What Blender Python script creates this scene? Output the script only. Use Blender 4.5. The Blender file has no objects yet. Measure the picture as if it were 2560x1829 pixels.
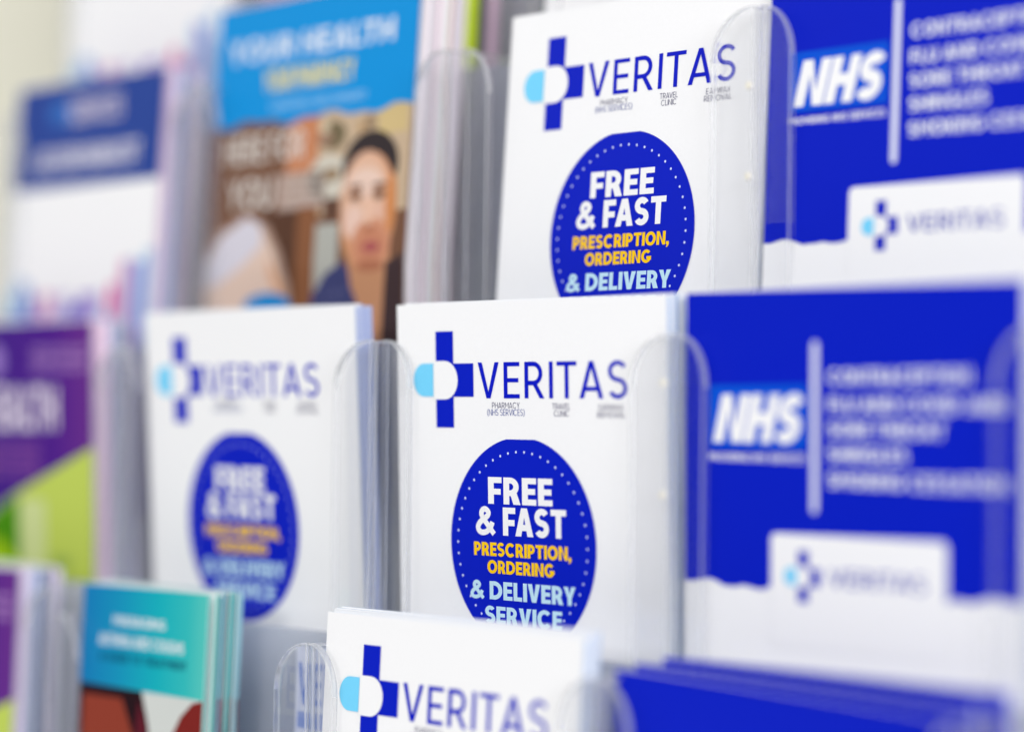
import bpy, bmesh, math, random, os
from mathutils import Vector, Matrix
random.seed(7)
S = 0.0183            # one layout unit (1/8.1 of an A5 width) in metres
Z0 = 1.40             # height of the sharp leaflet's top edge above the floor
sc = bpy.context.scene

# ------------------------------------------------------------------ camera
cam_d = bpy.data.cameras.new('camera'); cam = bpy.data.objects.new('camera', cam_d)
sc.collection.objects.link(cam); sc.camera = cam
F = Vector((-0.72216148, 0.69143384, 0.02005079)); R = Vector((0.69168518, 0.72212608, 0.01027295)); U = R.cross(F)
M3 = Matrix((R, U, -F)).transposed().to_4x4()
M3.translation = Vector((43.31534687*S, -38.01695687*S, -2.43732245*S + Z0))
cam.matrix_world = M3
cam_d.lens = 93.876; cam_d.sensor_width = 36; cam_d.clip_start = .05; cam_d.clip_end = 50
cam_d.dof.use_dof = True; cam_d.dof.focus_distance = 55.2*S; cam_d.dof.aperture_fstop = 2.1
cam_d.dof.aperture_blades = 0

# ------------------------------------------------------------------ light
w = bpy.data.worlds.new('World'); sc.world = w; w.use_nodes = True
nt = w.node_tree; bg = nt.nodes['Background']
tc = nt.nodes.new('ShaderNodeTexCoord'); sp = nt.nodes.new('ShaderNodeSeparateXYZ'); rp = nt.nodes.new('ShaderNodeValToRGB')
mp = nt.nodes.new('ShaderNodeMapRange'); mp.inputs[1].default_value = -1; mp.inputs[2].default_value = 1
nt.links.new(tc.outputs['Generated'], sp.inputs[0]); nt.links.new(sp.outputs['Z'], mp.inputs[0]); nt.links.new(mp.outputs[0], rp.inputs[0])
el = rp.color_ramp.elements
el[0].position = .36; el[0].color = (.84, .84, .86, 1); el[1].position = .74; el[1].color = (.88, .875, .86, 1)
for _p, _c in ((.43, (.16, .165, .18, 1)), (.50, (.14, .145, .16, 1)), (.555, (.52, .52, .53, 1)), (.62, (.82, .82, .82, 1))):
    _e = el.new(_p); _e.color = _c
nt.links.new(rp.outputs[0], bg.inputs[0]); bg.inputs[1].default_value = .93

def area(name, loc, target, sx, sy, power, col):
    d = bpy.data.lights.new(name, 'AREA'); d.shape = 'RECTANGLE'; d.size = sx; d.size_y = sy; d.energy = power; d.color = col
    o = bpy.data.objects.new(name, d); sc.collection.objects.link(o); o.location = loc
    o.rotation_euler = (Vector(target)-Vector(loc)).to_track_quat('-Z', 'Y').to_euler(); return o
area('ceiling_or_fill_lamp', (-.3, -1.0, 2.75), (0, 0, 1.35), 1.5, .6, 2.5, (1, .98, .95))
area('ceiling_or_fill_lamp', (1.9, -1.9, 2.75), (0, 0, 1.35), 1.5, .6, 5, (1, .98, .96))
area('ceiling_or_fill_lamp', (-2.2, -1.2, 2.75), (-.4, 0, 1.35), 1.2, .6, 4, (1, .97, .90))
area('ceiling_or_fill_lamp', (3.2, -1.5, 2.0), (0, 0, 1.35), 1.2, .9, 70, (.97, .98, 1))  # added side fill to brighten right-facing stack edges, not a ceiling fitting
area('ceiling_or_fill_lamp', (1.4, -4.0, 2.5), (0, 0, 1.3), 1.5, .6, 46, (1, .985, .96))

sc.view_settings.view_transform = 'Standard'; sc.view_settings.look = 'None'; sc.view_settings.exposure = -.13
sc.view_settings.gamma = 1; sc.view_settings.use_curve_mapping = False
sc.render.engine = 'CYCLES'
sc.cycles.max_bounces = 20; sc.cycles.transmission_bounces = 16; sc.cycles.transparent_max_bounces = 32
sc.cycles.diffuse_bounces = 10; sc.cycles.glossy_bounces = 6
sc.cycles.sample_clamp_indirect = 30; sc.cycles.use_denoising = True

# ------------------------------------------------------------------ materials
def lin(c):
    return tuple((x/255/12.92 if x/255 <= .04045 else ((x/255+.055)/1.055)**2.4) for x in c)
MATS = {}
def ink(rgb, rough=.32, spec=.11):
    k = ('ink', tuple(rgb), rough)
    if k in MATS: return MATS[k]
    m = bpy.data.materials.new('print_%d_%d_%d' % tuple(rgb)); m.use_nodes = True
    n = m.node_tree; b = n.nodes['Principled BSDF']; c = lin(rgb)
    b.inputs['Roughness'].default_value = rough; b.inputs['Specular IOR Level'].default_value = spec
    no = n.nodes.new('ShaderNodeTexNoise'); no.inputs['Scale'].default_value = 900; no.inputs['Detail'].default_value = 3
    t = n.nodes.new('ShaderNodeTexCoord'); n.links.new(t.outputs['Object'], no.inputs['Vector'])
    mx = n.nodes.new('ShaderNodeMix'); mx.data_type = 'RGBA'
    mx.inputs[6].default_value = (*[x*.975 for x in c], 1); mx.inputs[7].default_value = (*[min(1, x*1.02) for x in c], 1)
    n.links.new(no.outputs['Fac'], mx.inputs[0]); n.links.new(mx.outputs[2], b.inputs['Base Color'])
    no2 = n.nodes.new('ShaderNodeTexNoise'); no2.inputs['Scale'].default_value = 45; n.links.new(t.outputs['Object'], no2.inputs['Vector'])
    bp = n.nodes.new('ShaderNodeBump'); bp.inputs['Strength'].default_value = .05; bp.inputs['Distance'].default_value = .002
    n.links.new(no2.outputs['Fac'], bp.inputs['Height']); n.links.new(bp.outputs[0], b.inputs['Normal'])
    MATS[k] = m; return m
def ramp_ink(name, stops, u0, u1, axis='X'):
    m = bpy.data.materials.new(name); m.use_nodes = True; n = m.node_tree; b = n.nodes['Principled BSDF']
    b.inputs['Roughness'].default_value = .32; b.inputs['Specular IOR Level'].default_value = .22
    t = n.nodes.new('ShaderNodeTexCoord'); s = n.nodes.new('ShaderNodeSeparateXYZ'); n.links.new(t.outputs['Object'], s.inputs[0])
    mr = n.nodes.new('ShaderNodeMapRange'); mr.inputs[1].default_value = u0*S; mr.inputs[2].default_value = u1*S
    n.links.new(s.outputs[axis], mr.inputs[0]); cr = n.nodes.new('ShaderNodeValToRGB'); n.links.new(mr.outputs[0], cr.inputs[0])
    e = cr.color_ramp.elements
    while len(e) < len(stops): e.new(.5)
    for el, (p, c) in zip(e, stops): el.position = p; el.color = (*lin(c), 1)
    n.links.new(cr.outputs[0], b.inputs['Base Color']); return m
def acrylic(name, clear, tint, haze=0., hcol=(.8, .82, .86)):
    """clear plastic: straight-through light, a share of refraction and, on edges and frosted sheets, some milky scatter"""
    m = bpy.data.materials.new(name); m.use_nodes = True; n = m.node_tree; b = n.nodes['Principled BSDF']; out = n.nodes['Material Output']
    b.inputs['Base Color'].default_value = (.985, .988, .995, 1); b.inputs['Roughness'].default_value = .02
    b.inputs['Transmission Weight'].default_value = 1; b.inputs['IOR'].default_value = 1.49
    tr = n.nodes.new('ShaderNodeBsdfTransparent'); tr.inputs[0].default_value = (*tint, 1)
    mx = n.nodes.new('ShaderNodeMixShader'); mx.inputs[0].default_value = clear
    n.links.new(b.outputs[0], mx.inputs[1]); n.links.new(tr.outputs[0], mx.inputs[2]); last = mx
    if haze:
        df = n.nodes.new('ShaderNodeBsdfDiffuse'); df.inputs[0].default_value = (*hcol, 1); tl = n.nodes.new('ShaderNodeBsdfTranslucent'); tl.inputs[0].default_value = (*hcol, 1)
        m1 = n.nodes.new('ShaderNodeMixShader'); m1.inputs[0].default_value = .4; n.links.new(df.outputs[0], m1.inputs[1]); n.links.new(tl.outputs[0], m1.inputs[2])
        m2 = n.nodes.new('ShaderNodeMixShader'); m2.inputs[0].default_value = haze; n.links.new(last.outputs[0], m2.inputs[1]); n.links.new(m1.outputs[0], m2.inputs[2]); last = m2
    n.links.new(last.outputs[0], out.inputs[0]); return m
ACR = acrylic('clear_acrylic', .88, (.988, .99, .995))
EDGE = acrylic('acrylic_edge', .45, (.96, .965, .975), .34, (.84, .85, .86))
FROST = acrylic('frosted_acrylic', .85, (.9, .91, .94), .58, (.66, .69, .77))
WHITE = (243, 243, 244); BLUE = (2, 28, 188); NHSB = (0, 80, 208); CYAN = (118, 210, 248)
PAPER = ink(WHITE)
PINM = ink((232, 228, 214), .3)
wm = bpy.data.materials.new('cream_wall_paint'); wm.use_nodes = True
_n = wm.node_tree; _b = _n.nodes['Principled BSDF']; _b.inputs['Roughness'].default_value = .75
_no = _n.nodes.new('ShaderNodeTexNoise'); _no.inputs['Scale'].default_value = 6; _r = _n.nodes.new('ShaderNodeValToRGB')
_r.color_ramp.elements[0].color = (*lin((226, 224, 205)), 1); _r.color_ramp.elements[1].color = (*lin((233, 231, 214)), 1)
_n.links.new(_no.outputs['Fac'], _r.inputs[0]); _n.links.new(_r.outputs[0], _b.inputs['Base Color'])

# ------------------------------------------------------------------ helpers
def link_mesh(name, bm, mats, parent=None, loc=None, rotz=None):
    me = bpy.data.meshes.new(name); bm.normal_update(); bm.to_mesh(me); bm.free()
    for m in mats: me.materials.append(m)
    o = bpy.data.objects.new(name, me); sc.collection.objects.link(o)
    if parent: o.parent = parent
    if loc: o.location = loc
    if rotz is not None: o.rotation_euler = (0, 0, rotz)
    return o
def tag(o, label, cat=None, group=None):
    o['label'] = label
    if cat: o['category'] = cat
    if group: o['group'] = group


# -- a geometric sans drawn stroke by stroke (capitals), so that the lettering is clean at every weight
def _strip(pts, t, closed=False):
    """thick polyline with mitred joints -> list of quads"""
    n = len(pts); L = []; Rr = []
    for i in range(n):
        p = pts[i]
        a = pts[i-1] if (i > 0 or closed) else None; c = pts[(i+1) % n] if (i < n-1 or closed) else None
        def nrm(p, q):
            dx, dy = q[0]-p[0], q[1]-p[1]; l = math.hypot(dx, dy) or 1; return (-dy/l, dx/l)
        if a is None: m = nrm(p, c); k = 1
        elif c is None: m = nrm(a, p); k = 1
        else:
            m1, m2 = nrm(a, p), nrm(p, c); mx, my = m1[0]+m2[0], m1[1]+m2[1]; l = math.hypot(mx, my) or 1
            m = (mx/l, my/l); k = 1/max(.35, m[0]*m1[0]+m[1]*m1[1])
        L.append((p[0]+m[0]*t/2*k, p[1]+m[1]*t/2*k)); Rr.append((p[0]-m[0]*t/2*k, p[1]-m[1]*t/2*k))
    m = n if closed else n-1
    return [[L[i], L[(i+1) % n], Rr[(i+1) % n], Rr[i]] for i in range(m)]
def _arc(cx, cy, rx, ry, a0, a1, n=20): return [(cx+rx*math.cos(math.radians(a0+(a1-a0)*k/n)), cy+ry*math.sin(math.radians(a0+(a1-a0)*k/n))) for k in range(n+1)]
def _rect(x0, y0, x1, y1): return [(x0, y0), (x1, y0), (x1, y1), (x0, y1)]
def _cat(P, n=6):
    out = []
    for i in range(len(P)-1):
        p0 = P[max(0, i-1)]; p1 = P[i]; p2 = P[i+1]; p3 = P[min(len(P)-1, i+2)]
        for k in range(n):
            t = k/n; out.append(tuple(.5*((2*p1[j])+(-p0[j]+p2[j])*t+(2*p0[j]-5*p1[j]+4*p2[j]-p3[j])*t*t+(-p0[j]+3*p1[j]-3*p2[j]+p3[j])*t**3) for j in (0, 1)))
    return out+[P[-1]]
def glyph(c, t):
    h = t*.92          # horizontal bars a little thinner than stems
    d = t*1.12
    def stem(x, y0=0, y1=1): return [_rect(x, y0, x+t, y1)]
    def bar(x0, x1, y): return [_rect(x0, y, x1, y+h)]
    if c == 'I': return stem(0), t
    if c == 'E': w = .50+.3*t; return stem(0)+bar(t, w, 1-h)+bar(t, w*.93, .5-h/2)+bar(t, w, 0), w
    if c == 'F': w = .49+.3*t; return stem(0)+bar(t, w, 1-h)+bar(t, w*.93, .46-h/2), w
    if c == 'L': w = .46+.3*t; return stem(0)+bar(t, w, 0), w
    if c == 'T': w = .62+.2*t; return stem(w/2-t/2, 0, 1-h)+bar(0, w, 1-h), w
    if c == 'H': w = .66+.3*t; return stem(0)+stem(w-t)+bar(t, w-t, .5-h/2), w
    if c == 'N': w = .68+.35*t; return stem(0)+stem(w-t)+[[(t, 1), (t, 1-.0), (w-t, 0+d*1.05), (w-t, 0), (w-t-.001, 0), (t, 1-d*1.05)]], w
    if c == 'M': w = .82+.4*t; return stem(0)+stem(w-t)+[[(t, 1), (w/2, .30+d*.6), (w/2, .30-d*.3), (t, 1-d*1.35)], [(w-t, 1), (w-t, 1-d*1.35), (w/2, .30-d*.3), (w/2, .30+d*.6)]], w
    if c == 'V': w = .68+.35*t; return [[(0, 1), (d, 1), (w/2, d*1.25), (w/2, 0), (w/2-d*.5, 0)], [(w, 1), (w-d, 1), (w/2, d*1.25), (w/2, 0), (w/2+d*.5, 0)]], w
    if c == 'A':
        w = .72+.35*t; y = .2
        x = lambda yy: d*.55+(w/2-d*.55)*yy
        return [[(0, 0), (d, 0), (w/2, 1-d*1.25), (w/2, 1), (w/2-d*.5, 1)], [(w, 0), (w-d, 0), (w/2, 1-d*1.25), (w/2, 1), (w/2+d*.5, 1)], _rect(x(y)+d*.1, y, w-x(y)-d*.1, y+h)], w
    if c == 'W': w = 1.02+.4*t; q = w/4; return [[(0, 1), (d, 1), (q+d*.45, 0), (q-d*.45, 0)], [(2*q-d*.45, 1), (2*q+d*.45, 1), (q+d*.45, 0), (q-d*.45, 0)], [(2*q-d*.45, 1), (2*q+d*.45, 1), (3*q+d*.45, 0), (3*q-d*.45, 0)], [(w-d, 1), (w, 1), (3*q+d*.45, 0), (3*q-d*.45, 0)]], w
    if c == 'X': w = .66+.3*t; return [[(0, 1), (d, 1), (w, 0), (w-d, 0)], [(w-d, 1), (w, 1), (d, 0), (0, 0)]], w
    if c == 'Y': w = .64+.35*t; return [[(0, 1), (d, 1), (w/2, .42+d*.7), (w/2, .38), (w/2-t/2, .38)], [(w, 1), (w-d, 1), (w/2, .42+d*.7), (w/2, .38), (w/2+t/2, .38)], _rect(w/2-t/2, 0, w/2+t/2, .38)], w
    if c == 'K': w = .62+.35*t; return stem(0)+[[(w-d*1.1, 1), (w, 1), (t, .28), (t, .28+d)], [(w-d*1.1, 0), (w, 0), (t+.25, .66), (t+.07, .52)]], w
    if c == 'J': w = .4+.3*t; return [_rect(w-t, .3, w, 1)]+_strip(_arc(w/2, .3, w/2-t/2, .3-h/2, 0, -160), t), w
    if c in 'OCGQ':
        w = .84+.2*t; rx, ry = w/2-t/2, .51-h/2
        if c == 'O' or c == 'Q':
            g = _strip(_arc(w/2, .5, rx, ry, 0, 360, 44)[:-1], t, True)
            if c == 'Q': g.append([(w*.55, .25), (w*.68, .3), (w, -.02), (w*.85, -.06)])
            return g, w
        g = _strip(_arc(w/2, .5, rx, ry, 42, 318 if c == 'C' else 334, 36), t)
        if c == 'G': g += [_rect(w*.52, .5-h, w-t*.05, .5), _rect(w-t, .22, w-t*.05, .5-h)]
        return g, w*.96
    if c == 'D': w = .74+.25*t; r = w*.5; return stem(0)+_strip([(t, 1-h/2)]+_arc(w-t/2-r, .5, r, .5-h/2, 90, -90, 26)+[(t, h/2)], t), w
    if c in 'PRB':
        w = .56+.3*t; yb = .42 if c != 'B' else .5; r = (1-h/2-yb)/2+0
        g = stem(0)+_strip([(t, 1-h/2)]+_arc(w-t/2-.24, (1-h/2+yb)/2, .24, r, 90, -90, 18)+[(t, yb)], h if t > .15 else t)
        if c == 'R': g += [[(w*.42, yb), (w*.42+d*1.05, yb), (w+.06, 0), (w+.06-d*1.1, 0)]]; w += .05
        if c == 'B': w2 = w+.04; g += _strip([(t, yb)]+_arc(w2-t/2-.24, (h/2+yb)/2, .24, (yb-h/2)/2, 90, -90, 18)+[(t, h/2)], h if t > .15 else t); w = w2
        return g, w
    if c == 'U': w = .66+.3*t; r = w/2-t/2; return [_rect(0, .36, t, 1), _rect(w-t, .36, w, 1)]+_strip(_arc(w/2, .36, r, .36-h/2+.01, 180, 360, 24), t), w
    if c == 'S':
        w = .56+.35*t; rx = w/2-t/2; ry = (.505-h/2)/2
        up = _arc(w/2, .505+ry, rx, ry, 28, 262, 22); lo = _arc(w/2, .495-ry, rx, ry, 82, -154, 22)
        return _strip(up+lo, h if t < .15 else t*.95), w
    if c == '&':
        P = [(.80, .0), (.56, .29), (.31, .60), (.235, .77), (.30, .915), (.43, .94), (.545, .84), (.53, .72), (.40, .60), (.20, .46), (.085, .28), (.12, .12), (.27, .045), (.46, .085), (.63, .24), (.735, .46)]
        k = max(0, t-.12); P = [(x*(.98+.3*k)+.03, .5+(y-.5)*(1.08-.62*t)) for x, y in P]
        return _strip(_cat(P), t*.86), .84+.3*k
    if c == ',': return [[(0, t), (t, t), (t, 0), (t*.45, -t*.8), (0, -t*.8), (t*.3, 0), (0, 0)]], t
    if c == '(': return _strip(_arc(.62, .45, .6, .75, 130, 230, 10), t), .25
    if c == ')': return _strip(_arc(-.36, .45, .6, .75, 50, -50, 10), t), .25
    return [], .3
_TC = {}
def text_geo(s, wt=.13, shear=0., space=.13):
    k = (s, wt, shear, space)
    if k in _TC: return _TC[k]
    out = []; x = 0; n = 0
    KERN = {'AT': -.08, 'TA': -.08, 'AV': -.1, 'VA': -.08, 'RY': -.04, 'FA': -.08, 'AS': -.02, 'LT': -.1, 'AY': -.08, 'PH': 0, 'AX': -.02, 'RA': -.02, 'LY': -.08}
    for i, c in enumerate(s):
        if c == ' ': x += .30; continue
        polys, w = glyph(c, wt)
        if i and s[i-1] != ' ': x += KERN.get(s[i-1]+c, 0)
        for p in polys: out.append(([(px+x+shear*py, py) for px, py in p], n % 7)); n += 1
        x += w+space*(.75 if c == 'I' else 1)
    X = [q[0] for p, _ in out for q in p]; Y = [q[1] for p, _ in out for q in p]
    x0, x1, y0, y1 = min(X), max(X), min(0, min(Y)) if ',' in s or '(' in s else 0, 1
    out = [([((a-x0)/(x1-x0), (b-y0)/(y1-y0)) for a, b in p], l) for p, l in out]
    _TC[k] = out; return out

ORD = 'first second third fourth fifth sixth seventh eighth ninth tenth eleventh twelfth thirteenth fourteenth'.split()
class Print:
    """flat artwork on a leaflet: polygons in leaf units (u right, v down), layered in front of the paper"""
    def __init__(s): s.polys = []; s.mats = []
    def mi(s, m):
        if not isinstance(m, bpy.types.Material): m = ink(m)
        if m not in s.mats: s.mats.append(m)
        return s.mats.index(m)
    def poly(s, pts, m, layer=1): s.polys.append((list(pts), [tuple(range(len(pts)))], s.mi(m), layer))
    def rect(s, u0, v0, u1, v1, m, layer=1): s.poly([(u0, v0), (u1, v0), (u1, v1), (u0, v1)], m, layer)
    def rrect(s, u0, v0, u1, v1, r, m, layer=1, corners='abcd'):
        pts = []
        for c, (cu, cv, a0) in zip('abcd', ((u1-r, v0+r, -90), (u1-r, v1-r, 0), (u0+r, v1-r, 90), (u0+r, v0+r, 180))):
            if c in corners:
                for k in range(9):
                    a = math.radians(a0+90*k/8); pts.append((cu+r*math.cos(a), cv+r*math.sin(a)))
            else:
                pts.append({'a': (u1, v0), 'b': (u1, v1), 'c': (u0, v1), 'd': (u0, v0)}[c])
        s.poly(pts, m, layer)
    def ell(s, cu, cv, ru, rv, m, layer=1, n=40, vmin=None, rot=0):
        pts = []
        for k in range(n):
            a = 2*math.pi*k/n; x = ru*math.cos(a); y = rv*math.sin(a)
            x, y = x*math.cos(rot)-y*math.sin(rot), x*math.sin(rot)+y*math.cos(rot)
            v = cv+y; pts.append((cu+x, v if vmin is None else max(v, vmin)))
        s.poly(pts, m, layer)
    def text(s, t, u0, v0, u1, v1, m, layer=2, wt=.13, shear=0., space=.13):
        mi = s.mi(m)
        for p, l in text_geo(t.upper(), wt, shear, space):
            s.polys.append(([(u0+x*(u1-u0), v1-y*(v1-v0)) for x, y in p], [tuple(range(len(p)))], mi, layer+l*.03))
    def build(s, name, leaf, parent, label=None):
        bm = bmesh.new()
        for pts, faces, mi, layer in s.polys:
            vs = [bm.verts.new((u, -layer, -v)) for u, v in pts]
            for f in faces:
                try: fc = bm.faces.new([vs[i] for i in f])
                except ValueError: continue
                fc.material_index = mi
        big = [f for f in bm.faces if f.calc_area() > .05]
        if big:
            geom = set(big)
            for f in big: geom.update(f.edges); geom.update(f.verts)
            for ax, rng in ((0, range(1, 9)), (2, range(1, 12))):
                for k in list(rng)+([leaf.vf, leaf.vf-.25] if ax == 2 else []):
                    fs = [f for f in bm.faces if f.calc_area() > .05]
                    g = set(fs)
                    for f in fs: g.update(f.edges); g.update(f.verts)
                    co = [0, 0, 0]; no = [0, 0, 0]; co[ax] = k if ax == 0 else -k; no[ax] = 1
                    bmesh.ops.bisect_plane(bm, geom=list(g), plane_co=co, plane_no=no)
        for v in bm.verts:
            u, lay, vv = v.co.x, -v.co.y, -v.co.z
            v.co = Vector((u, leaf.y(u, vv)-.004-.0055*lay, -vv))*S
        o = link_mesh(name, bm, s.mats, parent)
        if label: o['label'] = label
        return o

class Leaf:
    """shape of one leaflet standing in its pocket: lean, bow and a straight lower part"""
    def __init__(s, x, y, z, lean, yaw, u0=0, u1=7.9, h=11.3, vf=6.6, bow=0., curl=0., roll=0.):
        s.o = (x, y, z); s.lean = math.radians(lean); s.yaw = math.radians(yaw); s.u0, s.u1, s.h = u0, u1, h; s.vf = vf; s.bow = bow; s.curl = curl; s.roll = roll
    def y(s, u, v):
        t = math.tan(s.lean)
        vv = min(v, s.vf) if v > 0 else v
        k = (u-s.u0)/(s.u1-s.u0)
        return -t*vv + s.bow*(4*(k-.5)**2-1) + s.curl*max(0, 1-v/3)**2
    def world(s, u, dy=0):
        c, n = math.cos(s.yaw), math.sin(s.yaw)
        return (s.o[0]+u*c-dy*n, s.o[1]+u*n+dy*c)

def page(leaf, name, mats, dy=0, du=0, dv=0, th=.035, corner=.0):
    bm = bmesh.new(); NU, NV = 8, 14; ui = [leaf.u0+(leaf.u1-leaf.u0)*i/NU for i in range(NU+1)]; vi = sorted([leaf.h*(j/NV) for j in range(NV+1)]+[leaf.vf, leaf.vf-.25]); NV += 2
    g = {}
    for side in (0, 1):
        for i, u in enumerate(ui):
            for j, v in enumerate(vi):
                g[side, i, j] = bm.verts.new(Vector(((u+du), leaf.y(u, v)+side*th, -(v)))*S)
    for side in (0, 1):
        for i in range(NU):
            for j in range(NV):
                q = [g[side, i, j], g[side, i, j+1], g[side, i+1, j+1], g[side, i+1, j]]
                f = bm.faces.new(q if side == 0 else q[::-1]); f.material_index = 0 if side == 0 else min(1, len(mats)-1)
    e = min(1, len(mats)-1)
    for i in range(NU):
        for j in (0, NV):
            f = bm.faces.new([g[0, i, j], g[0, i+1, j], g[1, i+1, j], g[1, i, j]]); f.material_index = e
    for j in range(NV):
        for i in (0, NU):
            f = bm.faces.new([g[0, i, j], g[0, i, j+1], g[1, i, j+1], g[1, i, j]]); f.material_index = e
    bmesh.ops.recalc_face_normals(bm, faces=bm.faces)
    x, y = leaf.world(0, dy)
    o = link_mesh(name, bm, mats, None, (x*S, y*S, (leaf.o[2]-dv)*S+Z0), leaf.yaw)
    o.rotation_euler = (0, math.radians(leaf.roll), leaf.yaw)
    return o

def stack(leaf, n, depth, edges, label, group, front=None, jit=.05, rise=0.):
    """the leaflets standing behind a front leaflet, each one its own object"""
    for k in range(n):
        d = .05+(depth-.05)*(k+.3)/n+random.uniform(-.01, .01)*min(1, 4*depth/n)
        e = edges[k % len(edges)] if not callable(edges) else edges(k)
        m = [ink(front) if front else PAPER, ink(e)]
        l2 = Leaf(*leaf.o, 0, 0); l2.__dict__.update(leaf.__dict__)
        o = page(l2, 'leaflet', m, dy=d, du=random.uniform(-jit, jit), dv=random.uniform(-jit, jit)-rise*k/n, th=.8*depth/n)
        tag(o, (ORD[k] if k < n-1 else 'rearmost')+' leaflet back '+label, 'leaflet', group)

# ------------------------------------------------------------------ setting: the cream wall
bm = bmesh.new()
vs = [bm.verts.new(c) for c in ((-3, .165, -0.0), (3, .165, -0.0), (3, .165, 3), (-3, .165, 3), (-3, .265, 0), (3, .265, 0), (3, .265, 3), (-3, .265, 3))]
for f in ((0, 1, 2, 3), (5, 4, 7, 6), (4, 0, 3, 7), (1, 5, 6, 2), (3, 2, 6, 7), (4, 5, 1, 0)): bm.faces.new([vs[i] for i in f])
wall = link_mesh('wall', bm, [wm]); wall['kind'] = 'structure'
wall.rotation_euler = (0, 0, math.radians(-2.3))

# ------------------------------------------------------------------ acrylic leaflet rack
rack = bpy.data.objects.new('leaflet_rack', None); sc.collection.objects.link(rack); rack.location = (0, 0, Z0-.5)
tag(rack, 'clear acrylic leaflet rack of stepped pockets on the cream wall', 'leaflet rack')
RZ = Z0-.5
def slab(pts, y0, y1, plane, frame, bev=.035):
    """extrude an outline (a, z) from depth y0 to y1; plane 'x': a runs along u, plane 'y': a runs in depth and y0..y1 along u"""
    bm = bmesh.new()
    lo = [bm.verts.new((a, y0, z) if plane == 'x' else (y0, a, z)) for a, z in pts]
    hi = [bm.verts.new((a, y1, z) if plane == 'x' else (y1, a, z)) for a, z in pts]
    bm.faces.new(lo); bm.faces.new(hi[::-1]); n = len(pts)
    for i in range(n): bm.faces.new([lo[i], lo[(i+1) % n], hi[(i+1) % n], hi[i]])
    bmesh.ops.recalc_face_normals(bm, faces=bm.faces)
    if bev:
        ed = [e for e in bm.edges if len(e.link_faces) == 2 and e.calc_face_angle() > 1.2]
        bmesh.ops.bevel(bm, geom=ed, offset=bev, segments=2, affect='EDGES', profile=.5)
    for v in bm.verts: v.co = v.co*S
    return bm
def edgef(f): return max(abs(f.normal.x), abs(f.normal.y)) < .98 or f.area < (.5*S)**2
def pocket(leaf, ul, ur, zt, yf=-.3, lipL=.85, lipR=1.05, depth=2.3, hgt=10.9, label=None, left=True, pins=()):
    zt -= leaf.o[2]; zb = zt-hgt; t = .165; g = .012; r = .95
    x, y = leaf.world(0, 0); loc = (x*S, y*S, leaf.o[2]*S+Z0-RZ)
    def P(name, bm, parent):
        o = link_mesh(name, bm, [FROST if name == 'back_panel' else ACR, EDGE], parent)
        if name != 'back_panel':
            for f in o.data.polygons: f.material_index = 1 if edgef(f) else 0
        if parent is rack: o.location = loc; o.rotation_euler = (0, 0, leaf.yaw)
        return o
    base = P('pocket', slab([(ul, zb), (ur, zb), (ur, zb+t), (ul, zb+t)], yf+t+g, yf+depth, 'x', None), rack)
    if label: base['label'] = label
    zc = zb+3.2     # bottom of the finger cut-out
    def arc(cu, cz, a0, a1, rr, rz, n=10): return [(cu+rr*math.cos(math.radians(a0+(a1-a0)*k/n)), cz+rz*math.sin(math.radians(a0+(a1-a0)*k/n))) for k in range(n+1)]
    out = [(ul, zb), (ul, zt)]
    out += arc(ul+.05, zt-1.05, 90, 0, lipL-.05, 1.05)[0:]
    out += [(ul+lipL, zc), (ur-lipR, zc)]
    out += arc(ur-.05, zt-1.05, 180, 90, lipR-.05, 1.05)
    out += [(ur, zt), (ur, zb)]
    P('front_panel', slab(out, yf, yf+t, 'x', None), base)
    side = [(yf+t+g, zb+t+g), (yf+depth, zb+t+g), (yf+depth, zt-.02), (yf+t+g, zt-.02)]
    if left: P('side_panel', slab(side, ul, ul+t, 'y', None), base)
    P('side_panel', slab(side, ur-t, ur, 'y', None), base)
    for pz in pins:
        bm = bmesh.new(); bmesh.ops.create_cone(bm, cap_ends=True, segments=12, radius1=.09*S, radius2=.07*S, depth=.05*S)
        bmesh.ops.rotate(bm, verts=bm.verts, matrix=Matrix.Rotation(math.radians(90), 3, 'X')); bmesh.ops.translate(bm, verts=bm.verts, vec=Vector((ur-t/2, yf-.03, zt-pz))*S)
        o = link_mesh('pin', bm, [PINM], base)
    P('back_panel', slab([(ul, zb), (ur, zb), (ur, zt), (ul, zt)], yf+depth+g, yf+depth+g+t, 'x', None), base)
    return base

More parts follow.
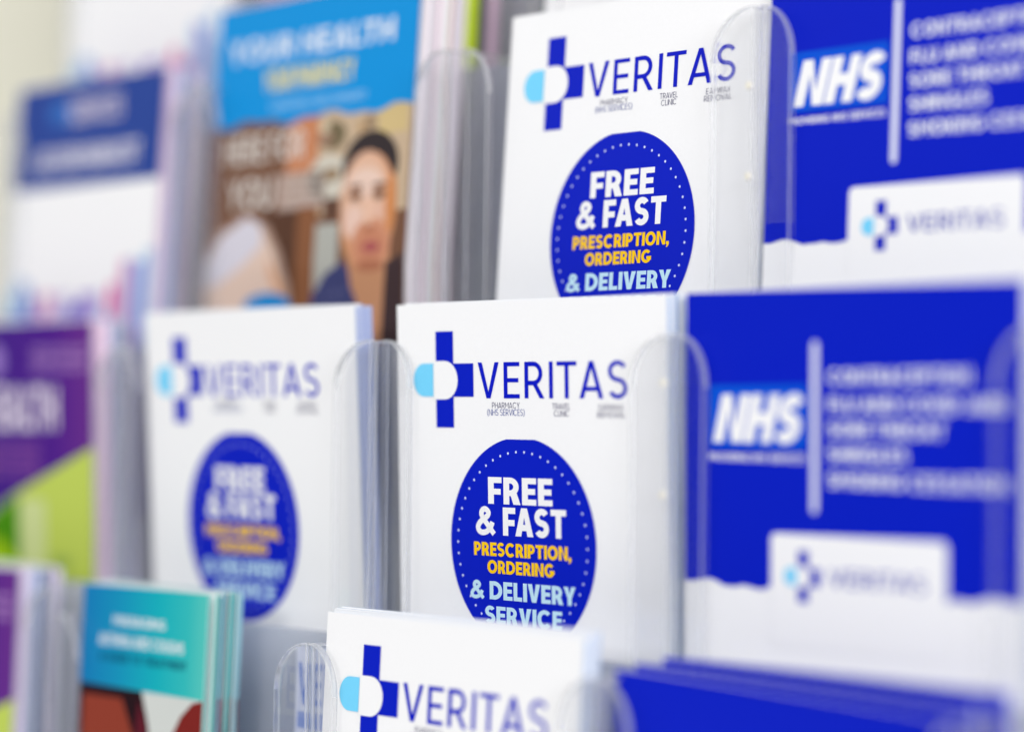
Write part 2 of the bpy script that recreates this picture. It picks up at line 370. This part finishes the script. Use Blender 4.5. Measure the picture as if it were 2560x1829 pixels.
# ------------------------------------------------------------------ artwork
def logo(p, T=lambda u, v: (u, v), blue=BLUE, paper=WHITE):
    def q(pts): return [T(u, v) for u, v in pts]
    p.poly(q([(1.26, .59), (1.82, .59), (1.82, 1.27), (2.45, 1.27), (2.45, 1.97), (1.82, 1.97), (1.82, 2.62), (1.26, 2.62)]), blue, 1)
    r = .40; pts = [(1.19, 1.215)]
    for k in range(13):
        a = math.radians(-90+180*k/12); pts.append((1.55+.41*math.cos(a), 1.62+.405*math.sin(a)))
    pts.append((1.19, 2.025)); p.poly(q(pts), paper, 2)
    pts = [(1.18, 1.265)]
    for k in range(13):
        a = math.radians(-90-180*k/12); pts.append((.87+.33*math.cos(a), 1.615+.35*math.sin(a)))
    pts.append((1.18, 1.965)); p.poly(q(pts), CYAN, 2)
def veritas_art(leaf, page_o):
    p = Print(); logo(p); p.build('logo', leaf, page_o)
    p = Print(); p.text('VERITAS', 2.59, 1.255, 6.98, 2.0, (6, 24, 190), 1, wt=.125, space=.17); p.build('wordmark', leaf, page_o)
    p = Print(); D = (40, 32, 96)
    p.text('PHARMACY', 3.02, 2.085, 3.86, 2.205, D, 1, wt=.085); p.text('(NHS SERVICES)', 2.87, 2.225, 4.01, 2.375, (30, 60, 150), 1, wt=.085)
    p.text('TRAVEL', 4.83, 2.10, 5.36, 2.22, D, 1, wt=.085); p.text('CLINIC', 4.88, 2.245, 5.32, 2.365, D, 1, wt=.085)
    p.text('EARWAX', 6.18, 2.115, 6.87, 2.235, D, 1, wt=.085); p.text('REMOVAL', 6.13, 2.265, 6.92, 2.385, D, 1, wt=.085)
    p.build('tagline', leaf, page_o)
    p = Print(); p.ell(3.87, 5.0, 2.19, 2.2, BLUE, 1, n=96, vmin=2.845)
    b = p.build('badge', leaf, page_o)
    p = Print()
    for k in range(50):
        a = 2*math.pi*k/50; p.ell(3.86+1.95*math.cos(a), 5.01+1.91*math.sin(a), .028, .028, (205, 215, 250), 2, n=8)
    p.text('FREE', 2.87, 3.63, 4.81, 4.185, WHITE, 2, wt=.235, space=.075); p.text('& FAST', 2.48, 4.25, 5.2, 4.83, WHITE, 2, wt=.235, space=.075)
    p.text('PRESCRIPTION,', 2.41, 4.985, 5.34, 5.32, (255, 204, 8), 2, wt=.235, space=.07); p.text('ORDERING', 2.82, 5.355, 4.84, 5.625, (255, 204, 8), 2, wt=.235, space=.07)
    p.text('& DELIVERY', 2.28, 5.79, 5.45, 6.165, (196, 230, 246), 2, wt=.235, space=.07); p.text('SERVICE', 2.73, 6.305, 5.05, 6.665, (196, 230, 246), 2, wt=.235, space=.07)
    p.build('badge_text', leaf, b)
def nhs_art(leaf, page_o, v_off=0):
    u0, u1 = leaf.u0, leaf.u1
    p = Print(); n = 48; rr = random.Random(3)
    pts = [(u0+.01, .01), (u1-.01, .01)]
    for k in range(n+1):
        u = u1-.01-(u1-u0-.02)*k/n
        pts.append((u, 5.52+.05*math.sin(u*2.6)+.035*math.sin(u*7.3+1)+rr.uniform(-.02, .02)))
    p.poly(pts, BLUE, 1)
    p.rrect(1.25, 4.52, 5.47, 6.6, .12, WHITE, 2, corners='ad'); p.build('blue_field', leaf, page_o)
    p = Print(); p.rect(-.38, 1.77, 2.13, 2.95, NHSB, 2); p.text('NHS', -.28, 1.95, 2.07, 2.85, WHITE, 3, wt=.27, shear=.25, space=.04)
    p.text('PROVIDING NHS SERVICES', -.38, 3.06, 2.1, 3.2, WHITE, 2, wt=.19); p.build('service_logo', leaf, page_o)
    p = Print(); p.rrect(2.26, .98, 2.41, 4.12, .07, (225, 228, 245), 2)
    for t, b, v in (('CONTRACEPTION', 5.98, 1.50), ('FLU AND COVID JABS', 6.8, 2.0), ('SORE THROAT', 5.4, 2.45), ('SHINGLES', 4.55, 2.9), ('SMOKING CESSATION', 6.8, 3.37)):
        p.text(t, 2.68, v, b, v+.27, (240, 242, 244), 2, wt=.19)
    p.build('service_list', leaf, page_o)
    p = Print(); k = .47; logo(p, lambda u, v: (2.07+(u-1.54)*k, 5.29+(v-1.605)*k))
    for i in range(len(p.polys)):
        a, b, c, l = p.polys[i]; p.polys[i] = (a, b, c, l+2)
    p.text('VERITAS', 2.72, 5.12, 5.0, 5.44, (20, 40, 175), 3); p.build('logo', leaf, page_o)

# ------------------------------------------------------------------ leaflets: shapes
LM = Leaf(0, 0, 0, -1.84, -1.12, u1=8.08)
LL = Leaf(.64, -2.37, -6.45, 2.68, -3.03, vf=3.4, bow=-.03)
LU = Leaf(.54, 2.86, 6.47, 3.68, -2.48, bow=.0)
LK = Leaf(-9.70, .30, .03, -3.3, -2.4, u0=.1, u1=8.35)
NM = Leaf(9.53, -.10, .03, -.36, -3.1, u0=-1.03, u1=7.15)
NU = Leaf(9.53, 2.3, 6.60, 2.08, -2.48, u0=-.97, u1=7.4)
NL = Leaf(9.85, -2.62, -7.0, -4.0, -2.0, u0=-.7, u1=7.2, vf=3, bow=-.1, roll=1.6)
LY = Leaf(-10.8, 3.1, 7.75, 4, -2.5, u0=.47, u1=8.5, h=12.2)
LB = Leaf(-20.2, 3.1, 6.5, 4, -2.5, u0=.87, u1=8.1)
LP = Leaf(-19.8, .387, -.1, -1.84, -1.12, u0=.1, u1=8.1)
LP2 = Leaf(-19.9, -1.35, -6.2, 2.0, -2.5, u0=.1, u1=8.1)
LT = Leaf(-8.85, -1.87, -6.35, 2.68, -3.03, u0=0, u1=5.15, h=11.3, vf=3.4, bow=-.06)
T1 = Leaf(-20.45, 5.7, 13.0, 3, -2.5, u0=0, u1=7.9)
T2 = Leaf(-11.45, 5.4, 13.0, 3, -2.5, u0=0, u1=7.9)
T3 = Leaf(-.38, 5.1, 13.2, 3, -2.5, u0=0, u1=7.9)
T4 = Leaf(8.7, 5.0, 13.2, 3, -2.5, u0=0, u1=7.9)

# white leaflets carrying the cross logo and the round badge
for leaf, lab in ((LM, 'sharpest white leaflet with cross logo and whole blue badge, centre of the rack'),
                  (LL, 'white leaflet with cross logo at the bottom edge, its badge out of frame'),
                  (LU, 'white leaflet with blue badge leaning back highest, behind a rounded clear lip'),
                  (LK, 'blurred white leaflet with cross logo and blue badge, behind the teal leaflet')):
    o = page(leaf, 'leaflet', [PAPER, ink((214, 224, 240))]); tag(o, lab, 'leaflet', 'white leaflets with cross logo and round badge')
    veritas_art(leaf, o)
stack(LM, 6, .52, [(190, 208, 232), (222, 228, 240), (178, 198, 226)], 'behind the sharpest white leaflet in the centre, edge showing on its right', 'leaflets stacked behind the centre white leaflet')
stack(LL, 5, .42, [(190, 208, 232), (222, 228, 240)], 'behind the white leaflet at the bottom edge, showing on its right', 'leaflets stacked behind the bottom white leaflet', rise=.12)
stack(LU, 5, .40, [(214, 218, 226), (200, 204, 214)], 'behind the highest white badge leaflet, showing on its right', 'leaflets stacked behind the highest white leaflet')
stack(LK, 8, .5, [(160, 174, 220), (190, 200, 232), (136, 154, 208)], 'behind the blurred white badge leaflet above the teal one', 'leaflets stacked behind the blurred left white leaflet')

# blue leaflets listing the services
for leaf, lab in ((NM, 'blue leaflet with white service list, right of the sharpest white leaflet'),
                  (NU, 'blue leaflet with white service list at the top right corner'),
                  (NL, 'front blue leaflet at the bottom right corner, top edge sloping down')):
    o = page(leaf, 'leaflet', [PAPER, ink((226, 230, 240))], th=.03); tag(o, lab, 'leaflet', 'blue service leaflets')
    nhs_art(leaf, o)
stack(NM, 4, .3, [(200, 206, 232)], 'behind the blue service leaflet right of centre', 'leaflets stacked behind the middle blue leaflet')
stack(NU, 4, .3, [(200, 206, 232)], 'behind the blue service leaflet at top right', 'leaflets stacked behind the upper blue leaflet')
for i, (dy, du, dz, ro, lab) in enumerate(((.42, .2, .10, .4, 'middle of the three blue leaflets fanned at the bottom right'), (.86, .75, .22, .2, 'rearmost and highest of the three blue leaflets fanned at the bottom right'))):
    l = Leaf(0, 0, 0, 0, 0); l.__dict__.update(NL.__dict__); x, y = NL.world(du*.5, dy); l.o = (x, y, NL.o[2]+dz); l.roll = ro
    o = page(l, 'leaflet', [PAPER, ink((140, 146, 222))], th=.11); tag(o, lab, 'leaflet', 'blue service leaflets'); nhs_art(l, o)

# leaflet with the bright blue header and a printed photograph
o = page(LY, 'leaflet', [ink((120, 84, 62)), ink((214, 206, 214))]); tag(o, 'leaflet with bright blue header above a printed photo of a person', 'leaflet')
HB = (0, 142, 214)
p = Print(); pts = [(.48, .02), (8.49, .02), (8.49, 2.95)]
for k in range(40):
    u = 8.4-7.9*k/39; pts.append((u, 2.98+.07*math.sin(u*2.1)+.04*math.sin(u*5.3+1)))
p.poly(pts, HB, 3); p.build('header_band', LY, o)
p = Print(); p.text('YOUR HEALTH', 1.05, .86, 7.6, 1.42, (222, 232, 244), 4, wt=.19); p.text('Your Pharmacy', 2.6, 1.70, 6.15, 2.22, (246, 226, 120), 4, wt=.19)
p.text('supporting your community', 2.9, 2.52, 6.7, 2.72, (170, 215, 245), 4); p.build('header_text', LY, o)
p = Print()   # the printed photograph, as flat inks
p.rect(.6, 2.9, 8.45, 11.2, (118, 82, 62), 1)
p.rect(4.9, 2.9, 8.45, 5.4, (196, 172, 144), 1.3); p.rect(3.7, 2.9, 4.95, 4.3, (196, 130, 92), 1.3); p.rect(7.2, 2.9, 8.3, 3.6, (206, 182, 130), 1.6)
p.ell(5.5, 3.5, .5, .35, (112, 100, 74), 1.6); p.ell(5.2, 3.55, .3, .2, (150, 120, 100), 1.9); p.ell(5.4, 4.5, .8, .55, (206, 200, 186), 1.6)
p.rect(3.4, 4.3, 5.3, 5.2, (176, 152, 140), 1.6); p.rect(2.8, 5.2, 4.5, 11, (84, 54, 40), 1.6); p.rect(4.3, 5.15, 5.1, 11, (136, 88, 58), 1.9); p.rect(5.05, 5.6, 5.95, 8.2, (176, 176, 168), 2)
p.rect(5.3, 5.0, 6.1, 5.5, (96, 66, 52), 2.1)
p.poly([(.6, 6.3), (1.0, 5.6), (2.2, 5.2), (3.1, 5.5), (3.7, 6.2), (4.1, 7.0), (4.3, 8), (.6, 8)], (170, 140, 124), 2.15); p.poly([(.6, 6.3), (1.2, 5.7), (2.2, 5.35), (2.9, 5.6), (3.4, 6.2), (3.8, 7.0), (4.1, 8), (.6, 8)], (222, 196, 180), 2.2)
p.poly([(.6, 6.4), (1.2, 5.7), (2.2, 5.3), (2.8, 5.5), (2.9, 6.0), (2.1, 6.5), (1.2, 6.9), (.6, 7.0)], (212, 208, 218), 2.3)
p.poly([(3.2, 6.3), (3.8, 7.0), (4.1, 7.6), (3.7, 7.4), (3.2, 6.7)], (216, 166, 132), 2.35)
p.ell(3.2, 7.5, .95, .32, (0, 136, 206), 2.6); p.rect(.6, 7.6, 4.0, 11.2, (206, 196, 190), 2.4)
p.poly([(4.7, 8.2), (5.0, 7.3), (5.5, 6.8), (6.2, 6.5), (6.9, 7.3), (7.6, 7.0), (8.45, 7.2), (8.45, 11.2), (4.7, 11.2)], (62, 66, 112), 2.2)
p.poly([(6.3, 6.2), (7.9, 6.2), (8.1, 7.2), (7.7, 8.6), (7.2, 8.3), (6.5, 7.1)], (196, 142, 106), 2.5)
p.poly([(7.8, 6.6), (8.45, 6.4), (8.45, 9), (7.6, 9)], (66, 50, 52), 2.55)
p.ell(7.0, 4.3, 1.05, .82, (52, 44, 46), 2.6); p.ell(7.02, 5.38, 1.05, 1.4, (206, 148, 108), 2.7)
p.ell(6.9, 5.1, .95, 1.15, (214, 164, 134), 2.75); p.ell(6.85, 5.0, .84, .96, (222, 180, 154), 2.8); p.ell(6.85, 4.72, .66, .36, (230, 200, 184), 2.85); p.ell(6.5, 5.6, .36, .4, (230, 196, 180), 2.86); p.ell(7.5, 5.6, .3, .42, (224, 180, 158), 2.87)
p.ell(7.2, 6.15, .74, .62, (208, 146, 114), 2.88); p.ell(7.2, 6.2, .56, .48, (198, 132, 102), 2.9); p.ell(7.85, 5.2, .2, .7, (206, 136, 84), 2.91); p.ell(7.08, 5.35, .14, .42, (232, 190, 166), 2.95)
for ex in (6.52, 7.4):
    p.ell(ex, 4.98, .27, .16, (178, 132, 106), 2.97); p.ell(ex, 5.02, .19, .075, (96, 72, 60), 3.05); p.ell(ex, 4.78, .28, .055, (110, 80, 66), 3.05)
p.ell(7.1, 5.78, .2, .09, (176, 112, 84), 3.0); p.ell(7.22, 6.22, .32, .13, (170, 86, 88), 3.1); p.ell(7.2, 6.66, .5, .14, (176, 112, 84), 2.95)
rr = random.Random(9)
for k in range(60): p.ell(5.0+rr.random()*1.4, 7.1+rr.random()*1.2, .03, .03, (120, 124, 164), 3.2, n=5)
for k in range(10): p.rect(3.0+.16*k, 5.3, 3.05+.16*k, 7.6, (96, 64, 46), 1.7)
for k in range(7): p.ell(5.1+rr.random()*2.6, 3.2+rr.random()*1.3, .12+.2*rr.random(), .1+.12*rr.random(), [(150, 126, 98), (216, 200, 170), (120, 96, 72), (184, 150, 110)][k % 4], 1.95)
p.build('printed_photo', LY, o)
p = Print(); p.text('Here for', 1.1, 3.25, 4.4, 3.95, (224, 216, 208), 4, wt=.16); p.text('you', 1.4, 4.35, 3.25, 5.1, (224, 216, 208), 4, wt=.17)
for k in range(4): p.text('advice and medicines', 3.65, 4.42+.2*k, 5.2, 4.52+.2*k, (226, 216, 208), 4)
p.build('slogan', LY, o)
stack(LY, 13, 1.35, [(250, 236, 246), (232, 176, 186), (250, 246, 250), (184, 182, 196), (246, 206, 222), (250, 248, 252), (206, 214, 206), (214, 178, 170), (242, 236, 246), (226, 204, 212), (246, 242, 248), (206, 202, 214), (236, 214, 226), (248, 246, 250), (190, 198, 208)], 'in the thick pale stack right of the printed photo of a person', 'leaflets stacked behind the photo leaflet', jit=.12)

# navy header leaflet and the same leaflet one step higher
def city_art(leaf, o, u0, u1, navy=True):
    rr = random.Random(5); p = Print()
    if navy:
        p.rect(u0, .01, u1, 2.84, (36, 66, 146), 1); b = p.build('header_band', leaf, o)
        p = Print(); p.text('NHS', u0+1.8, .55, u0+2.7, 1.1, (60, 130, 214), 2, wt=.25); p.text('SERVICES', u0+2.7, .5, u0+5.2, 1.12, (214, 206, 222), 2, wt=.19)
        p.text('ASK YOUR PHARMACIST', u0+1.1, 1.78, u0+6.15, 2.36, (222, 220, 232), 2, wt=.25); p.build('header_text', leaf, b)
    p = Print(); cols = [(176, 206, 232), (150, 180, 226), (198, 186, 222), (110, 110, 196), (206, 196, 226), (184, 214, 232), (150, 130, 206), (214, 150, 190)]
    u = u0
    while u < u1-.1:
        wd = rr.uniform(.25, .6); k = (u-u0)/(u1-u0); top = 5.9-.9*(k > .72)-.5*(k < .15)+rr.uniform(-.35, .45)
        p.rect(u, top, min(u+wd, u1), 7.6, cols[rr.randrange(len(cols))], 1+.05*rr.random()); u += wd
    p.ell(u0+5.35, 5.95, .22, .5, (220, 90, 160), 1.5); p.rect(u0+2.0, 6.5, u0+4, 7.6, (110, 80, 180), 1.4); p.rect(u0, 6.35, u0+1.3, 7.6, (90, 90, 190), 1.4)
    p.build('skyline_print', leaf, o)
o = page(LB, 'leaflet', [PAPER, ink((206, 176, 206))]); tag(o, 'blurred leaflet with dark navy header at the far left, skyline below', 'leaflet'); city_art(LB, o, .88, 8.09)
stack(LB, 9, .95, [(240, 208, 236), (236, 214, 240), (240, 226, 242), (120, 166, 220), (90, 144, 204), (160, 172, 204), (170, 174, 198)], 'in the pink and blue edged stack right of the navy header leaflet', 'leaflets stacked behind the navy header leaflet')
o = page(T1, 'leaflet', [PAPER, ink((206, 200, 220))]); tag(o, 'white leaflet with pastel skyline print, topmost at the left by the cream wall', 'leaflet'); city_art(T1, o, .01, 7.89)
stack(T1, 5, .5, [(206, 200, 220)], 'behind the topmost left skyline leaflet', 'leaflets stacked behind the topmost left leaflet')
o = page(T2, 'leaflet', [ink((186, 160, 176)), ink((206, 190, 200))]); tag(o, 'mauve leaflet showing above the bright blue header', 'leaflet')
for k, (c, f) in enumerate((((206, 186, 192), None), ((216, 208, 220), None), ((214, 240, 0), (214, 240, 0)), ((220, 244, 30), (214, 240, 0)), ((96, 98, 104), (110, 112, 116)), ((110, 112, 116), (110, 112, 116)), ((246, 206, 232), None), ((236, 206, 226), None))):
    q = page(T2, 'leaflet', [ink(f) if f else PAPER, ink(c)], dy=.12+.17*k, du=.02*(k % 3), th=.16)
    tag(q, {2: 'front lime green leaflet edge above the clear lip, left of the upper white leaflet', 3: 'rear lime green leaflet edge above the clear lip', 4: 'front dark grey leaflet edge beside the lime green ones', 5: 'rear dark grey leaflet edge beside the lime green ones'}.get(k, ['frontmost pale', 'second pale', '', '', '', '', 'pale pink', 'rearmost pale'][k]+' leaflet in the stack holding the lime green ones, top centre'), 'leaflet', 'leaflets stacked behind the mauve leaflet')
o = page(T3, 'leaflet', [PAPER, ink((176, 170, 178))]); tag(o, 'white leaflet peeking out above the highest white badge leaflet', 'leaflet')
p = Print(); p.text('www', 3.3, 5.7, 4.0, 6.06, (40, 60, 190), 1, wt=.19); p.build('web_print', T3, o)
o = page(T4, 'leaflet', [PAPER, ink((200, 206, 232))]); tag(o, 'white leaflet back at the very top right, behind the blue one', 'leaflet')

# purple and green leaflets
def purple_art(leaf, o):
    p = Print(); pm = ramp_ink('purple_print', [(0, (64, 24, 132)), (.6, (74, 18, 134)), (1, (104, 42, 136))], 3.5, 8.1)
    p.rect(leaf.u0+.01, .01, leaf.u1-.01, 11.2, pm, 1)
    p.poly([(.12, 6.6), (3.7, 4.75), (4.6, 4.33), (8.09, 3.12), (8.09, 11.2), (.12, 11.2)], (190, 208, 92), 2)
    p.poly([(2.0, 5.8), (3.7, 4.82), (4.62, 4.42), (4.66, 6.1), (3.6, 5.5)], (70, 140, 8), 3); p.poly([(1.0, 6.2), (3.6, 5.45), (4.66, 6.15), (4.66, 11.2), (1, 11.2)], (160, 200, 20), 3)
    p.rect(4.7, 4.5, 5.9, 8, (204, 216, 150), 3); p.build('cover_print', leaf, o)
    p = Print(); p.text('YOUR HEALTH', .3, 1.62, 6.5, 2.72, (232, 222, 236), 4, wt=.2)
    for k in range(3): p.text('caring for your community', 5.35, .62+.24*k, 7.9, .76+.24*k, (196, 150, 220), 4, wt=.19)
    for k in range(4): p.text('advice and treatment', 3.2, 3.05+.24*k, 5.7, 3.19+.24*k, (160, 96, 180), 4, wt=.19)
    p.ell(3.6, .95, .45, .42, (150, 120, 196), 4); p.text('free', 6.1, 5.9, 7.1, 6.15, (110, 150, 90), 4); p.build('cover_text', leaf, o)
PE = [(236, 218, 240), (244, 196, 228), (240, 214, 236), (214, 212, 240), (186, 194, 226), (160, 172, 208), (136, 148, 184), (140, 150, 180)]
o = page(LP, 'leaflet', [PAPER, ink((214, 180, 208))]); tag(o, 'blurred purple and lime green leaflet, left of the blurred white one', 'leaflet', 'purple and green leaflets'); purple_art(LP, o)
stack(LP, 9, 1.15, PE, 'in the lilac edged stack right of the upper purple leaflet', 'leaflets stacked behind the upper purple leaflet')
o = page(LP2, 'leaflet', [PAPER, ink((190, 186, 222))]); tag(o, 'purple leaflet in the bottom left corner, behind a rounded clear lip', 'leaflet', 'purple and green leaflets'); purple_art(LP2, o)
stack(LP2, 9, 1.15, PE[2:]+[(120, 124, 150)], 'in the grey lilac stack beside the bottom left purple leaflet', 'leaflets stacked behind the lower purple leaflet')

# narrow teal leaflet
o = page(LT, 'leaflet', [PAPER, ink((120, 206, 200))]); tag(o, 'narrow teal leaflet with white lettering, below the blurred white leaflet', 'leaflet')
tm = ramp_ink('teal_print', [(0, (0, 116, 178)), (.3, (0, 142, 182)), (.62, (0, 172, 184)), (.85, (44, 184, 184)), (1, (84, 196, 186))], 0, 5.15)
p = Print(); p.rect(.01, .01, 5.14, 2.33, tm, 1); p.build('cover_print', LT, o)
p = Print(); p.text('MANAGING', 1.3, .68, 3.45, .90, (230, 236, 240), 2, wt=.19); p.text('ASTHMA AND COUGHS', .75, 1.12, 4.25, 1.38, (230, 236, 240), 2, wt=.19)
p.text('A GUIDE TO TREATMENT', .8, 1.54, 4.4, 1.74, (0, 70, 100), 2, wt=.19); p.build('cover_text', LT, o)
p = Print(); p.rect(.01, 2.33, 5.14, 11.2, (206, 210, 206), 1); p.poly([(.01, 2.3), (2.6, 2.33), (2.9, 3.0), (3.2, 3.9), (.01, 5)], (34, 12, 20), 1.5)
p.poly([(.2, 2.55), (1.8, 2.55), (2.3, 3.3), (2.5, 4.5), (.2, 4.5)], (140, 58, 42), 2); p.poly([(2.5, 2.5), (2.9, 3.1), (3.2, 4.4), (2.7, 4.4), (2.4, 3.2)], (90, 20, 36), 2.2)
p.poly([(5.14, 2.33), (4.7, 2.42), (4.25, 2.75), (3.85, 3.3), (3.5, 4.5), (5.14, 4.5)], (124, 34, 30), 2); p.build('printed_photo', LT, o)
LREFL = Leaf(LT.o[0], LT.o[1], -7.35, 1.0, -3.03, u0=7.2, u1=8.9, h=9.9)  # added sheet standing in for lettering mirrored in the pocket wall
LREFL.o = (*LREFL.world(0, .9), -7.35)
q = page(LREFL, 'leaflet', [ink((206, 212, 232)), ink((190, 198, 222))], th=.05); tag(q, 'slim pale added sheet painted as a reflection of blue lettering in the half empty pocket beside the teal leaflet', 'leaflet')
p = Print(); p.text('VERI', 7.3, .35, 8.8, 1.25, (110, 136, 206), 1, wt=.16); p.rect(7.3, 1.4, 8.8, 1.75, (130, 150, 208), 1); p.rect(7.25, 2.6, 8.85, 3.0, (150, 156, 170), 1); p.build('cover_print', LREFL, q)  # painted reflection of blue lettering, not a real cover
for k in range(8):
    c = [(96, 200, 190), (30, 120, 130), (130, 196, 214), (20, 110, 120), (70, 190, 190), (0, 150, 160), (130, 190, 205), (150, 200, 215)][k]
    dy = .07+.1*(k+1)
    q = page(LT, 'leaflet', [PAPER, ink(c)], dy=dy, du=random.uniform(-.04, .04), dv=random.uniform(-.06, .06), th=.055)
    tag(q, (ORD[k] if k < 7 else 'rearmost')+' leaflet back in the stack behind the narrow teal leaflet', 'leaflet', 'leaflets stacked behind the teal leaflet')
    p = Print(); l = LT
    # photo band continues on the cut edge lower down
    bm = bmesh.new(); e = .004
    vs = [bm.verts.new(Vector((LT.u1+e, LT.y(LT.u1, v)+d, -v))*S) for v, d in ((2.33, .004), (2.33, .05), (5, .05), (5, .004))]
    bm.faces.new(vs); link_mesh('edge_print', bm, [ink([(130, 60, 60), (96, 40, 56), (150, 110, 140), (110, 60, 70)][k % 4])], q)

# ------------------------------------------------------------------ pockets
pocket(LM, -.12, 8.42, -.75, pins=(.95, 3.1), left=False)
pocket(NM, -1.08, 7.75, -.75, yf=-.33, left=False)
pocket(LK, -.5, 9.45, -.75, yf=-.42, lipR=1.3)
pocket(LP, -.2, 9.8, -.75)
pocket(LL, -.16, 8.66, -7.1, yf=-.40)
pocket(NL, -.78, 7.9, -7.15, yf=-.45, depth=2.1)
pocket(LT, -.6, 9.3, -7.1, yf=-.40, lipR=1.15, depth=2.0)
pocket(LP2, -.1, 10.0, -6.5, yf=-.4, depth=1.6, lipR=1.0)
pocket(LU, -.95, 7.97, 5.82, yf=-.66, lipR=1.2, pins=(1.6, 3.4), left=False)
pocket(NU, -1.0, 8.0, 5.82, yf=-.36, left=False)
pocket(LY, .32, 10.15, 5.82, yf=-.75, lipL=.95, depth=2.6)
pocket(LB, .7, 10.2, 5.82, yf=-.55, lipL=.95)
for l in (T1, T2, T3, T4): pocket(l, -.3, 8.6 if l is not T2 else 10.8, 12.3, yf=-.35, depth=2.0)
